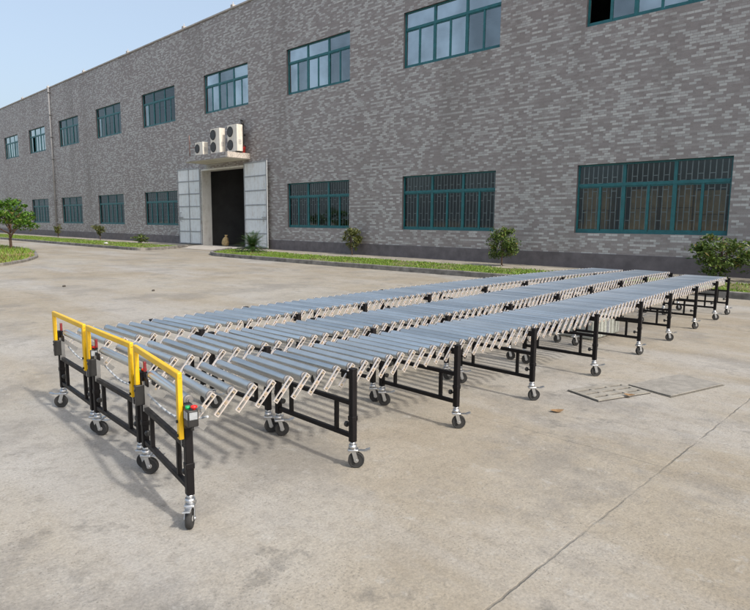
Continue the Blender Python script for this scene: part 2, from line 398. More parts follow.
# ------------------------------------------------------------------ factory building
B = empty('factory_building', (-33, WALL_Y, 0), 'long two storey factory clad in grey strip brick with teal framed windows', 'factory')
OB = Vector((-33, WALL_Y, 0))
def bp(o):   # geometry was built in world space: hang it under the building
    o.parent = B; o.matrix_parent_inverse = Matrix.Translation(-OB); return o
LW = [(-73.9, -69.2), (-65.75, -61.05), (-57.6, -52.85), (-49.45, -44.75), (-41.3, -36.65), (-25.1, -20.48), (-17.2, -12.59), (-9.41, -4.8)]
UW = [(-73.45, -68.85), (-65.4, -60.85), (-57.25, -52.75), (-49.1, -44.6), (-41.15, -36.55), (-33.0, -28.45), (-25.05, -20.45), (-17.25, -12.61), (-9.38, -4.75)]
ZL, ZU, ZP = (1.23, 3.46), (7.81, 10.0), 13.0
DOOR = (-33.6, -28.9, 4.62)
opens = [(a, b, *ZL) for a, b in LW] + [(a, b, *ZU) for a, b in UW] + [(DOOR[0], DOOR[1], 0, DOOR[2])]
X0, X1 = -96, 12
xs = sorted({X0, X1} | {v for o in opens for v in o[:2]}); zs = sorted({0., ZP} | {v for o in opens for v in o[2:]})
mb = MB()
def is_open(x, z): return any(a < x < b and c < z < d for a, b, c, d in opens)
for i in range(len(xs) - 1):
    for k in range(len(zs) - 1):
        xm, zm = (xs[i] + xs[i + 1]) / 2, (zs[k] + zs[k + 1]) / 2
        if is_open(xm, zm): continue
        a, b, c, d = xs[i], xs[i + 1], zs[k], zs[k + 1]
        mb.quad([(a, WALL_Y, c), (b, WALL_Y, c), (b, WALL_Y, d), (a, WALL_Y, d)])
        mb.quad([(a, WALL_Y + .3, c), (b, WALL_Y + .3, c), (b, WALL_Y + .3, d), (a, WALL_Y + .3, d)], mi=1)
for a, b, c, d in opens[:-1]:
    y0, y1 = WALL_Y, WALL_Y + .3
    mb.quad([(a, y0, c), (a, y1, c), (a, y1, d), (a, y0, d)], mi=2); mb.quad([(b, y0, c), (b, y1, c), (b, y1, d), (b, y0, d)], mi=2)
    mb.quad([(a, y0, c), (b, y0, c), (b, y1, c), (a, y1, c)], mi=2); mb.quad([(a, y0, d), (b, y0, d), (b, y1, d), (a, y1, d)], mi=2)
for x in (X0, X1): mb.quad([(x, WALL_Y, 0), (x, WALL_Y + 22, 0), (x, WALL_Y + 22, ZP), (x, WALL_Y, ZP)])
mb.quad([(X0, WALL_Y + 22, 0), (X1, WALL_Y + 22, 0), (X1, WALL_Y + 22, ZP), (X0, WALL_Y + 22, ZP)])
wall_me = mb.mesh('wall', [M['wall'], M['interior'], M['plinth']])
bp(link('wall', wall_me))
mb = MB()
mb.quad([(X0, WALL_Y + .3, 12.2), (X1, WALL_Y + .3, 12.2), (X1, WALL_Y + 22, 12.2), (X0, WALL_Y + 22, 12.2)])
bp(mb.build('roof', M['cap']))
mb = MB()   # inside: slab between floors, columns, back and cross partitions added to limit the light
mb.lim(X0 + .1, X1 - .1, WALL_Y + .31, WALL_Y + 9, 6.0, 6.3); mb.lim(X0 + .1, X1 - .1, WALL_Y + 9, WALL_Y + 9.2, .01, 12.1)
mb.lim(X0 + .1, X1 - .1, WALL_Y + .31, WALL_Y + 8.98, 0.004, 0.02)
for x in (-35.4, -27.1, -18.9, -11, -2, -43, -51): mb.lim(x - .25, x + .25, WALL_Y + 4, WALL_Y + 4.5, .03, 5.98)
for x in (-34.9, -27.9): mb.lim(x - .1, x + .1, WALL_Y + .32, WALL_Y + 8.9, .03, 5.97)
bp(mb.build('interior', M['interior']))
mb = MB()
mb.lim(X0, DOOR[0] - .02, WALL_Y - .025, WALL_Y + .02, 0, .56, bevel=.004); mb.lim(DOOR[1] + .02, X1, WALL_Y - .025, WALL_Y + .02, 0, .56, bevel=.004)
bp(mb.build('plinth', M['plinth']))
mb = MB()
mb.lim(X0 - .05, X1 + .05, WALL_Y - .06, WALL_Y + .32, ZP, ZP + .09, bevel=.01)
bp(mb.build('coping', M['cap']))
for x in (-66.9, -59.6, -51.3, -43.2, -35.3, -29.9, -22):
    mb = MB(); mb.box((x, WALL_Y + .12, ZP + .17), (.22, .22, .2), bevel=.02); mb.cyl((x, WALL_Y + .12, ZP + .2), (x, WALL_Y + .12, ZP + .42), .02, seg=8)
    bp(mb.build('roof_rod', M['cap']))
mb = MB(); mb.cyl((-58.9, WALL_Y - .12, .1), (-58.9, WALL_Y - .12, ZP + .05), .075, seg=12)
for z in np.arange(1.2, 12.8, 1.9): mb.lim(-59.05, -58.75, WALL_Y - .23, WALL_Y - .003, z, z + .05)
bp(mb.build('drainpipe', M['pipe']))

def window(xl, xr, zb, zt, panes, grille, missing=()):
    y = WALL_Y + .13; t = .055; d = .06
    fr = MB()
    zt1 = zb + (zt - zb) * .70
    def bar(x0, x1, z0, z1, dd=d): fr.lim(x0, x1, y - dd / 2, y + dd / 2, z0, z1)
    bar(xl, xr, zb, zb + t * 1.5); bar(xl, xr, zt - t, zt); bar(xl, xl + t, zb + t * 1.5, zt - t); bar(xr - t, xr, zb + t * 1.5, zt - t)
    w = (xr - xl) / 3
    bar(xl + t, xr - t, zt1 - .05, zt1 + .05, d * 1.3)
    cells = []
    for k in range(3):
        a, b = xl + w * k, xl + w * (k + 1)
        if k: bar(a - .06, a + .06, zb + t * 1.5, zt1 - .05, d * 1.1); bar(a - .05, a + .05, zt1 + .05, zt - t, d * 1.1)
        m_ = (a + b) / 2
        bar(m_ - .04, m_ + .04, zb + t * 1.5, zt1 - .05, d * .9)
        for s0, s1 in ((a, m_), (m_, b)):   # sash rails
            fr.lim(s0 + .06, s1 - .04, y - .015, y + .025, zb + t * 1.5, zb + t * 1.5 + .05); fr.lim(s0 + .06, s1 - .04, y - .015, y + .025, zt1 - .09, zt1 - .05)
        cells += [(a, b, zt1 + .05, zt - t)]
    for k in range(6): cells.append((xl + w / 2 * k, xl + w / 2 * (k + 1), zb + t, zt1 - .05))
    f = bp(fr.build('window', M['teal']))
    g = MB(); mm = {'B': 0, 'M': 1, 'D': 2}
    for i, (c, (a, b, z0, z1)) in enumerate(zip(panes, cells)):
        if c == 'O': continue
        tl = random.uniform(-.006, .006); tz = random.uniform(-.005, .005)
        yy = y + (.004 if i % 2 else -.004)
        g.quad([(a + .02, yy - tl - tz, z0), (b - .02, yy + tl - tz, z0), (b - .02, yy + tl + tz, z1), (a + .02, yy - tl + tz, z1)], mi=mm[c])
    go = link('pane', g.mesh('pane', [M['glassB'], M['glassM'], M['glassD']], False)); go.parent = f
    if grille:
        gr = MB(); yg = y + .075
        n = int((xr - xl) / .155); st = (xr - xl) / n
        for k in range(1, n): gr.lim(xl + st * k - .013, xl + st * k + .013, yg - .009, yg + .009, zb, zt)
        hts = [zb + .42, zb + .68, zb + 1.15, zb + 1.36, zb + 1.62, zb + 1.80]
        for k in range(n):
            for q, z in enumerate(hts):
                if (k + q) % 2 == 0: gr.lim(xl + st * k + .012, xl + st * (k + 1) - .012, yg - .007, yg + .007, z - .011, z + .011)
        go2 = gr.build('security_grille', M['grille']); go2.parent = f
    return f
for i, (a, b) in enumerate(LW): window(a, b, *ZL, 'DDDDDDDDD', True)
UP = ['BBBBMBBMB', 'BBBBOBBBB', 'DDDMDDDDD', 'DDDMDDDDD', 'DDDMDDDDD', 'BMBMBMMBB', 'BBMBMBBMM', 'BBBBBBBMM', 'BMBOMBBMM']
for (a, b), p in zip(UW, UP): window(a, b, *ZU, p, False)
# curtains hanging behind a few upper panes
for x0, x1, z0, z1 in ((-22.0, -21.35, 7.9, 9.3), (-24.95, -24.8, 7.9, 8.9), (-31.3, -30.1, 7.9, 9.2), (-48.95, -48.7, 7.9, 9.3), (-57.1, -56.8, 7.9, 9.3), (-41.0, -40.75, 7.9, 9.4)):
    bm = bmesh.new(); n = 14; prev = None
    for k in range(n + 1):
        x = x0 + (x1 - x0) * k / n; y = WALL_Y + .42 + .02 * math.sin(k * 2.1)
        cur = (bm.verts.new((x, y, z0)), bm.verts.new((x, y, z1)))
        if prev: bm.faces.new((prev[0], cur[0], cur[1], prev[1]))
        prev = cur
    me = bpy.data.meshes.new('curtain'); bm.to_mesh(me); bm.free(); me.materials.append(M['curtain']); bp(link('curtain', me))

# door reveal, leaves, canopy
mb = MB(); dx0, dx1, dz = DOOR
mb.lim(dx0 + .003, dx0 + .06, WALL_Y - .02, WALL_Y + .62, .02, dz - .003); mb.lim(dx1 - .06, dx1 - .003, WALL_Y - .02, WALL_Y + .62, .02, dz - .003)
mb.lim(dx0 + .062, dx1 - .062, WALL_Y - .02, WALL_Y + .62, dz - .09, dz - .003)
bp(mb.build('door_frame', M['white']))
def leaf(hx, sgn, ang, rows, cols):
    w, h = 2.36, 4.62
    l = MB(); l.lim(0, w, -.02, .02, .1, h + .1, bevel=.004)
    for k in range(cols + 1):
        x = min(max(w * k / cols, .035), w - .035); l.lim(x - .03, x + .03, -.045, -.0225, .1, h + .1, mi=1)
    for k in range(rows + 1):
        z = .1 + h * k / rows; z = min(max(z, .135), h + .065)
        for c in range(cols): l.lim(w * c / cols + .066, w * (c + 1) / cols - .066, -.043, -.0225, z - .028, z + .028, mi=1)
    o = l.build('door_leaf', [M['door'], M['doorframe']])
    hnd = MB(); hnd.cyl((w - .28, -.10, 1.5), (w - .28, -.10, 2.05), .014, seg=8); hnd.lim(w - .31, w - .25, -.10, -.046, 1.5, 1.53); hnd.lim(w - .31, w - .25, -.10, -.046, 2.02, 2.05)
    hnd.lim(w - .5, w - .05, -.075, -.05, 1.72, 1.76)
    ho = hnd.build('handle', M['doorframe']); ho.parent = o
    M_ = Matrix.Translation((hx, WALL_Y - .06, 0)) @ Matrix.Rotation(ang, 4, 'Z')
    if sgn < 0: M_ = M_ @ Matrix.Diagonal((-1, 1, 1, 1))
    for oo in (o, ho): oo.data.transform(M_)
    if sgn < 0:
        for oo in (o, ho): oo.data.flip_normals()
    bp(o)
leaf(dx0 - .02, -1, R(5), 6, 2); leaf(dx1 + .02, 1, R(-4), 6, 1)
mb = MB(); cz0, cz1 = 4.88, 5.2
mb.lim(-33.0, -28.55, 17.9, WALL_Y - .003, cz0 + .02, cz1, bevel=.01)
mb.lim(-28.55, -28.36, 17.9, WALL_Y - .003, cz0 + .021, cz1 + .001, mi=1, bevel=.01)
mb.lim(-32.97, -28.4, 17.93, WALL_Y - .01, cz0, cz0 + .018, mi=2)
bp(mb.build('canopy', [M['wall'], M['mosaic'], M['soffit']]))

# ------------------------------------------------------------------ things on the canopy
def ac_unit(x, y, z, w, h, d, nf, label):
    t = empty('air_conditioner', (x, y, z), label, 'air conditioner', 'air conditioners on the canopy')
    c = MB(); c.lim(0, w, 0, d, .06, h, bevel=.018)
    c.lim(w * .60, w * .602 + .006, -.004, 0, .1, h - .04, mi=1)
    for k in range(5): c.lim(w + .0, w + .006, d * .25, d * .75, h * .3 + k * .05, h * .3 + k * .05 + .018, mi=1)
    c.build('casing', [M['acwhite'], M['doorframe']], t)
    f = MB()
    for xx in (.08 * w, .82 * w): f.lim(xx, xx + .1 * w, -.02, d + .02, 0, .058)
    f.build('foot_rail', M['blackpipe'], t)
    for k in range(nf):
        hh = (h - .06) / nf; cz = .06 + hh * (k + .5); rr = min(hh * .44, w * .29)
        g = MB(); g.lathe([(-.022, rr), (-.022, rr * .93), (-.004, rr * .93), (-.001, rr)], (w * .31, 0, cz), 'Y', 28)
        g.cyl((w * .31, -.006, cz), (w * .31, -.001, cz), rr * .93, seg=28, mi=1)
        for q in range(1, 6): g.lathe([(-.02, rr * q / 6 + .006), (-.014, rr * q / 6 + .006), (-.014, rr * q / 6 - .004), (-.02, rr * q / 6 - .004)], (w * .31, 0, cz), 'Y', 24)
        for a in range(8): g.box((w * .31 + math.cos(a * .785) * rr * .47, -.017, cz + math.sin(a * .785) * rr * .47), (rr * .92, .006, .008), rot=(0, -a * .785, 0))
        g.build('fan_grille', [M['blackpipe'], M['acdark']], t)
    return t
ac_unit(-32.15, 18.15, 5.2, .86, .76, .34, 1, 'small low white air conditioner with one fan, leftmost on the door canopy')
ac_unit(-30.62, 18.25, 5.2, .95, 1.38, .36, 2, 'tall cream two fan air conditioner between the small unit and its taller twin')
ac_unit(-29.22, 18.45, 5.2, .95, 1.46, .36, 2, 'tall cream two fan air conditioner next to the black pipe above the door')
mb = MB(); mb.tube([(-28.86, 19.2, 5.2), (-28.86, 19.2, 6.75), (-28.92, 19.2, 6.95), (-29.05, 19.24, 7.02)], [.075, .075, .07, .06], 10)
mb.lim(-28.95, -28.77, 19.12, 19.33, 6.2, 6.26); mb.lim(-28.95, -28.77, 19.12, 19.33, 5.6, 5.66)
tag(mb.build('vent_pipe', M['blackpipe']), 'black upright pipe fixed to the wall behind the tallest air conditioner', 'pipe')
t = empty('bucket', (-28.56, 19.02, 5.2), 'small red bucket standing at the right end of the door canopy', 'bucket')
mb = MB(); mb.lathe([(0, .10), (.30, .135), (.31, .145), (.325, .145), (.325, .13), (.03, .095)], (0, 0, 0), 'Z', 20); mb.build('pail', M['red'], t)
mb = MB(); pts = [(.14 * math.cos(a), 0, .31 + .13 * math.sin(a)) for a in np.linspace(0, math.pi, 9)]; mb.tube(pts, [.006] * 9, 6); mb.build('handle', M['red'], t)
mb = MB(); mb.cyl((-32.85, 18.2, 5.2), (-32.85, 18.2, 6.45), .028, seg=8); mb.cyl((-32.85, 18.2, 5.75), (-32.3, 18.35, 5.72), .018, seg=8); mb.cyl((-32.85, 18.2, 6.2), (-32.7, 18.2, 5.9), .016, seg=8)
mb.lim(-32.93, -32.77, 18.12, 18.28, 5.2, 5.22)
tag(mb.build('iron_pole', M['rust']), 'thin rusty pole with a side arm at the left end of the door canopy', 'pole')

# sack inside the doorway, cartons behind the right window
t = empty('sack', (-32.05, 19.95, .02), 'tan woven sack tied at the top, slumped inside the dark doorway', 'sack')
def lumpy(mb_, prof, jit, seg=20, mi=0):
    rings = []
    ph = random.uniform(0, 6)
    for z, r, dx in prof:
        rings.append([mb_.bm.verts.new((dx + r * (1 + jit * math.sin(3 * a + ph + z * 4) + jit * .6 * math.sin(7 * a + z * 9)) * math.cos(a), r * .8 * (1 + jit * math.sin(2 * a + ph)) * math.sin(a), z)) for a in np.linspace(0, 2 * math.pi, seg, endpoint=False)])
    for i in range(len(rings) - 1):
        for k in range(seg):
            f = mb_.bm.faces.new((rings[i][k], rings[i][(k + 1) % seg], rings[i + 1][(k + 1) % seg], rings[i + 1][k])); f.smooth = True; f.material_index = mi
    mb_.bm.faces.new(rings[0]); mb_.bm.faces.new(rings[-1])
mb = MB(); lumpy(mb, [(0, .17, -.03), (.06, .23, -.02), (.2, .25, -.02), (.36, .22, .0), (.48, .17, .04), (.55, .10, .06), (.58, .05, .07)], .10); mb.build('bag', M['tan'], t)
mb = MB(); lumpy(mb, [(.575, .05, .07), (.61, .07, .08), (.66, .11, .10), (.68, .10, .11)], .22); mb.build('tied_neck', M['tan'], t)
def carton(x, y, z, w, d, h, label, group):
    t = empty('carton', (x, y, z), label, 'carton', group)
    m_ = MB(); m_.lim(-w / 2, w / 2, -d / 2, d / 2, 0, h, bevel=.01); m_.lim(-w / 2 + .01, w / 2 - .01, -.003, .003, h, h + .006); m_.build('box', M['carton'], t)
    m_ = MB(); m_.lim(-.035, .035, -d / 2 - .003, -d / 2, h * .6, h - .01); m_.lim(-.035, .035, -d / 2 + .01, d / 2 - .01, h + .006, h + .009); m_.build('packing_tape', M['tan'], t)
cn = 0
for x, hh, lb in ((-8.9, [1.0, .95, .8], 'first'), (-7.35, [1.1, .9, .6], 'second'), (-6.35, [1.0, 1.0, .75], 'third'), (-5.45, [.9, .9, .7], 'fourth')):
    z = .02
    for k, h in enumerate(hh):
        nm = ('bottom', 'middle', 'top')[k]
        carton(x, WALL_Y + .78 + random.uniform(-.04, .04), z, random.uniform(.82, .9), .7, h, f'brown carton behind the largest barred window, {nm} of the {lb} stack from the left', 'cartons stacked behind the barred window'); z += h + .012

# ------------------------------------------------------------------ plants
def ell_points(n, c, r, shell=.55):
    d = RNG.normal(size=(n, 3)); d /= np.linalg.norm(d, axis=1, keepdims=True)
    rad = RNG.uniform(shell, 1, (n, 1)) ** .7
    return np.array(c) + d * rad * np.array(r)
def clumps(nc, per, c, r, cr):
    cs = ell_points(nc, c, r, .35); out = []
    for q in cs: out.append(ell_points(int(per * random.uniform(.6, 1.3)), q, np.array(cr) * random.uniform(.6, 1.3), .2))
    return np.concatenate(out)
def limbs(mb_, base, top, spread, n, r0, lift=.3):
    b = Vector(base); t = Vector(top)
    k = b.lerp(t, .5) + Vector((random.uniform(-.05, .05), random.uniform(-.05, .05), 0))
    mb_.tube([b, k, t], [r0, r0 * .75, r0 * .35], 9)
    for i in range(n):
        a = 2 * math.pi * i / n + random.uniform(-.4, .4); s = b.lerp(t, random.uniform(.3, .75)); sp = spread * random.uniform(.6, 1)
        m_ = s + Vector((math.cos(a) * sp * .5, math.sin(a) * sp * .5, lift * random.uniform(.3, .7))); e = s + Vector((math.cos(a) * sp, math.sin(a) * sp, lift * random.uniform(.7, 1.5)))
        mb_.tube([s, m_, e], [r0 * .5, r0 * .33, r0 * .14], 7)
def shrub(x, y, h, w, mat, label, dens=1., stem=.2, shape='oval', leaf_=.11):
    z0 = .05; t = empty('shrub', (x, y, z0), label, 'shrub', 'shrubs along the factory wall')
    m_ = MB(); limbs(m_, (0, 0, -.02), (0, 0, h * .85), w * .32, 7, .03, h * .22); m_.build('stem', M['bark'], t)
    c = (0, 0, stem + (h - stem) / 2); r = (w / 2 * .82, w / 2 * .82, (h - stem) / 2 * .85)
    p = clumps(int(34 * dens), 34, c, r, (w * .15, w * .15, h * .10))
    if shape == 'cone': p[:, :2] *= np.clip(1.25 - .75 * (p[:, 2:3] - stem) / (h - stem), .2, 1.3)
    if shape == 'vase': p[:, :2] *= np.clip(.45 + .75 * (p[:, 2:3] - stem) / (h - stem), .3, 1.2)
    link('foliage', leaves_mesh('foliage', p, .5, leaf_, mat), t)
    return t
shrub(-19.75, 18.85, 1.40, 1.0, M['leafC'], 'narrow olive green shrub under the right corner of the window beside the door', 1.5, .12, 'oval', .11)
shrub(-11.35, 18.0, 1.46, 1.25, M['leafB'], 'dense rounded dark green shrub between the two widest barred windows', 2.2, .06, 'oval', .11)
shrub(-4.55, 18.0, 1.34, 1.7, M['leafB'], 'broad spreading shrub behind the far end of the conveyors', 2.0, .06, 'oval', .13)
shrub(-3.05, 18.1, 1.2, 1.3, M['leafB'], 'shrub cut off by the right edge of the photo', 1., .2, 'oval', .13)
shrub(-46.6, 18.2, 1.3, 1.15, M['leafC'], 'upright olive shrub beneath the fourth lower window from the far end', .8, .25, 'vase', .13)
shrub(-55.6, 18.2, 1.25, .85, M['leafC'], 'slim small shrub nearest to the drainpipe', .7, .25, 'oval', .13)
shrub(-38.0, 17.4, .62, 1.25, M['leafB'], 'low spreading dark bush left of the open factory door', .7, .02, 'oval', .12)
# cycad by the door
t = empty('cycad', (-24.75, 16.9, .05), 'spiky dark green cycad beside the open right door leaf', 'cycad')
mb = MB(); mb.cyl((0, 0, -.02), (0, 0, .22), .15, .12, 12); mb.build('trunk', M['bark'], t)
V, F = [], []
for k in range(90):
    az = k * 2.399963; el = R(76 - 70 * (k / 90)); L = random.uniform(.80, 1.05)
    prev = Vector((0, 0, .2)); d = Vector((math.cos(az) * math.cos(el), math.sin(az) * math.cos(el), math.sin(el))); side = Vector((-math.sin(az), math.cos(az), 0))
    n = 16
    for s in range(n):
        d = (d + Vector((0, 0, -.07))).normalized(); cur = prev + d * L / n; f = s / n; ll = .17 * math.sin(math.pi * (f * .85 + .12)); upv = side.cross(d)
        for sg in (-1, 1):
            i = len(V); tip = cur + side * sg * ll + d * ll * .55 + upv * -.25 * ll * .3
            V += [prev, prev + d * L / n * .6, tip]; F.append((i, i + 1, i + 2))
        prev = cur
link('fronds', pymesh('fronds', [tuple(v) for v in V], F, M['cycad']), t)
# tree on the island
t = empty('tree', (-33.4, 8.75, .07), 'small leafy tree with a flat bright green crown on the kerbed island', 'tree')
mb = MB(); mb.tube([(0, 0, -.03), (.06, -.03, .45), (-.06, .02, .85), (.1, .05, 1.4), (.05, 0, 2.1)], [.07, .06, .05, .035, .02], 10)
for k in range(9):
    a = k * 2.4; b0 = Vector((0, 0, .5 + .11 * k)); e = Vector((math.cos(a) * random.uniform(.7, 1.3), math.sin(a) * random.uniform(.7, 1.3), 1.0 + .14 * k))
    mb.tube([b0, b0.lerp(e, .5) + Vector((0, 0, .1)), e], [.035, .024, .01], 7)
mb.build('trunk', M['bark'], t)
P = []
for c, r, n in (((0, 0, 2.15), (1.0, 1.0, .34), 26), ((.9, -.75, 1.6), (.75, .75, .42), 22), ((-.9, .6, 1.65), (.9, .9, .45), 24), ((.75, .45, 1.35), (.7, .7, .36), 16), ((-.4, -.9, 1.45), (.8, .8, .4), 18)):
    P.append(clumps(n, 36, c, r, (.26, .26, .13)))
link('crown', leaves_mesh('crown', np.concatenate(P), .45, .16, M['leafA'], .5, .35), t)

# litter, leaves, stones
def crumple(x, y, z, r, name, mat, label, cat, flat=.6, rz=0):
    bm = bmesh.new(); bmesh.ops.create_icosphere(bm, subdivisions=3, radius=r)
    for v in bm.verts:
        k = 1 + .28 * math.sin(v.co.x * 37 / r * .06 + 1.3) * math.sin(v.co.y * 41 / r * .06) + random.uniform(-.09, .09); v.co *= k; v.co.z = v.co.z * flat + r * flat * .8
    me = bpy.data.meshes.new(name); bm.to_mesh(me); bm.free(); me.materials.append(mat)
    o = link(name, me); o.location = (x, y, z); o.rotation_euler.z = rz; return tag(o, label, cat)
crumple(-37.6, 15.0, .07, .11, 'plastic_bag', M['litter'], 'crumpled white plastic bag on the grass left of the door', 'litter', .55)
crumple(-14.5, 4.8, 0, .035, 'stone', M['stone'], 'small dark stone on the yard behind the yellow guards', 'stone')
crumple(-12.4, 5.9, 0, .03, 'stone', M['stone'], 'tiny brown stone lying out on the yard beyond the first rollers', 'stone')
def dead_leaf(x, y, z, s, rz, label):
    bm = bmesh.new(); n = 8; top, bot = [], []
    for k in range(n + 1):
        f = k / n; w = s * .28 * math.sin(math.pi * min(f * 1.0 + .02, 1)) ** .8; xx = (f - .5) * s; zz = .004 + .02 * s / .16 * abs(f - .5)
        top.append(bm.verts.new((xx, w, zz + .010))); bot.append(bm.verts.new((xx, -w, zz + .006))); 
    mid = [bm.verts.new(((k / n - .5) * s, 0, .004 + .03 * abs(k / n - .5))) for k in range(n + 1)]
    for k in range(n):
        bm.faces.new((mid[k], mid[k + 1], top[k + 1], top[k])); bm.faces.new((mid[k], bot[k], bot[k + 1], mid[k + 1]))
    me = bpy.data.meshes.new('dry_leaf'); bm.to_mesh(me); bm.free(); me.materials.append(M['deadleaf'])
    o = link('dry_leaf', me); o.location = (x, y, z); o.rotation_euler.z = rz; tag(o, label, 'leaf')
dead_leaf(-2.2, 4.39, 0, .11, .9, 'curled brown dry leaf lying alone on the concrete near the drain grate')
dead_leaf(-1.95, 5.22, .016, .09, .5, 'small brown dry leaf lying on the corner of the drain grate')

# drain grate and concrete lid
def grate():
    t = empty('drain_grate', (-2.15, 5.26, 0), 'worn concrete drain grate with rows of slots in the yard', 'drain grate', rz=R(-20))
    w, l = .36, .62; m_ = MB(); m_.lim(-w / 2 - .008, w / 2 + .008, -l / 2 - .008, l / 2 + .008, .001, .004); m_.build('slot_shade', M['slot_shade'], t)  # flat dark sheet, painted as the shade down in the slots
    m_ = MB(); nx, ny = 3, 3
    xs_ = [-w / 2]; 
    sw, sl = .036, .16; gx = (w - nx * sw) / (nx + 1); gy = (l - ny * sl) / (ny + 1)
    z0, z1 = .005, .016; x = -w / 2
    for i in range(nx + 1):
        m_.lim(x, x + gx, -l / 2, l / 2, z0, z1); x += gx
        if i < nx:
            y = -l / 2
            for k in range(ny + 1): m_.lim(x + .0005, x + sw - .0005, y, y + gy, z0, z1 - .001); y += gy + sl
            x += sw
    m_.build('slotted_plate', M['grate'], t)
grate()
t = empty('manhole_cover', (-1.80, 5.95, 0), 'plain rectangular concrete inspection cover set in the yard beside the drain grate', 'manhole cover', rz=R(-15))
mb = MB(); mb.lim(-.228, .228, -.418, .418, .001, .005); mb.build('gap_shade', M['lidgap'], t)  # dark sheet whose colour stands for shade in the gap round the lid
mb = MB(); mb.lim(-.215, .215, -.405, .405, .006, .016, bevel=.003); mb.build('lid', M['lidc'], t)
# wrapped parcel under the conveyors
t = empty('wrapped_carton', (-3.62, 7.95, 0), 'grey plastic wrapped carton on the ground under the right conveyor', 'carton')
mb = MB(); mb.lim(-.30, .30, -.42, .42, .0, .40, bevel=.03); mb.build('wrapped_box', M['wrap'], t)
mb = MB(); mb.lim(.30, .306, -.03, .05, .02, .38, bevel=.002); mb.lim(-.28, .28, -.03, .05, .40, .404, bevel=.001); mb.build('binding_strap', M['label'], t)

# ------------------------------------------------------------------ conveyors
PITCH, RZ_, RL = .1135, .617, .62
def roller_mesh():
    m_ = MB(); h = RL / 2; r = .0255
    m_.lathe([(-h, r - .003), (-h + .004, r), (-h + .012, r + .0006), (-h + .014, r), (h - .014, r), (h - .012, r + .0006), (h - .004, r), (h, r - .003)], (0, 0, 0), 'X', 24)
    for f in m_.bm.faces:
        if len(f.verts) > 4 or abs(f.calc_center_median().x) > h - .011: f.material_index = 1
    for s in (-1, 1):
        m_.cyl((s * h, 0, 0), (s * (h + .006), 0, 0), .014, seg=12, mi=1); m_.cyl((s * (h + .006), 0, 0), (s * (h + .022), 0, 0), .006, seg=8, mi=1)
    return m_.mesh('roller', [M['roller'], M['rollercap']])
LDY, LDZ = .088, .098
LEN = math.hypot(LDY, LDZ); LANG = math.atan2(LDZ, LDY)
def link_geo(m_, x, y, z, ang, w=.030, mi=0, LL=LEN):
    """channel-section scissor bar: centre (x,y,z), lying in the YZ plane at angle ang"""
    rot = Matrix.Rotation(ang, 4, 'X'); c = Matrix.Translation((x, y, z)) @ rot
    def b(cx_, cy_, cz_, sx_, sy_, sz_, mi_):
        r = bmesh.ops.create_cube(m_.bm, size=1, matrix=c @ Matrix.Translation((cx_, cy_, cz_)) @ Matrix.Diagonal((sx_, sy_, sz_, 1)))
        for f in {f for v in r['verts'] for f in v.link_faces}: f.material_index = mi_
    L = LL + .024
    b(0, 0, 0, .004, .03, w - .009, mi + 1)
    b(.003, 0, w / 2 - .003, .009, L, .006, mi); b(.003, 0, -w / 2 + .003, .009, L, .006, mi)
    for e in (-1, 1): b(.003, e * (L / 2 + .0025), 0, .010, .005, w, mi)
    for e in (-1, 0, 1):
        p = c @ Vector((.0, e * LL / 2, 0)); m_.cyl(p - Vector((.004, 0, 0)), p + Vector((.009, 0, 0)), .0062, seg=8, mi=mi + 2)
def scissor_mesh():
    m_ = MB(); link_geo(m_, 0, 0, 0, LANG); return m_.mesh('scissor_link', [M['link'], M['linkweb'], M['brass']])
PX = .385   # half distance between posts
def frame_mesh():
    m_ = MB()
    for s in (-1, 1):
        m_.lim(s * PX - .019, s * PX + .019, -.019, .019, .165, .618, bevel=.004)           # upper tube
        m_.lim(s * PX - .021, s * PX + .021, -.021, .021, .616, .628, bevel=.004)           # cap
        m_.lim(s * PX - .022, s * PX + .022, -.022, .022, .30, .33, bevel=.003)
        m_.lim(s * (PX - .06) - .045, s * (PX - .06) + .045, -.004, .004, .555, .60)
        m_.lim(s * .235 - .011, s * .235 + .011, -.011, .011, .2165, .3935)                    # struts
    m_.lim(-PX + .0195, PX - .0195, -.013, .013, .394, .422, bevel=.003); m_.lim(-PX + .0195, PX - .0195, -.013, .013, .188, .216, bevel=.003)
    return m_.mesh('leg_frame', M['black'])
def wheel_mesh():
    m_ = MB(); r = .05
    m_.lathe([(-.013, r * .80), (-.015, r * .84), (-.015, r * .94), (-.010, r), (.010, r), (.015, r * .94), (.015, r * .84), (.013, r * .80)], (0, 0, 0), 'X', 28)
    m_.lathe([(-.012, r * .795), (-.009, r * .74), (-.009, r * .34), (-.016, r * .28), (-.016, 0.004), (.016, 0.004), (.016, r * .28), (.009, r * .34), (.009, r * .74), (.012, r * .795)], (0, 0, 0), 'X', 24, mi=1)
    return m_.mesh('wheel', [M['rubber'], M['hub']])
def fork_mesh():
    m_ = MB()
    m_.cyl((0, 0, .148), (0, 0, .166), .018, seg=14); m_.cyl((0, 0, .122), (0, 0, .148), .026, .024, seg=18)
    m_.lim(-.026, .026, -.035, .030, .106, .122, bevel=.005)
    for s in (-1, 1):
        m_.box((s * .0235, -.015, .082), (.003, .026, .072), rot=(R(-16), 0, 0)); m_.cyl((s * .021, -.022, .05), (s * .029, -.022, .05), .010, seg=10)
    m_.lim(-.014, .014, -.085, -.034, .108, .113); m_.box((0, -.092, .117), (.036, .032, .006), rot=(R(-18), 0, 0))          # brake pedal
    return m_.mesh('caster_fork', M['zinc'])
def knob_mesh():
    m_ = MB(); m_.cyl((0, 0, 0), (0, -.022, 0), .007, seg=8); m_.lathe([(-.022, .013), (-.026, .018), (-.040, .018), (-.044, .013)], (0, 0, 0), 'Y', 10); return m_.mesh('knob', M['blackplastic'])
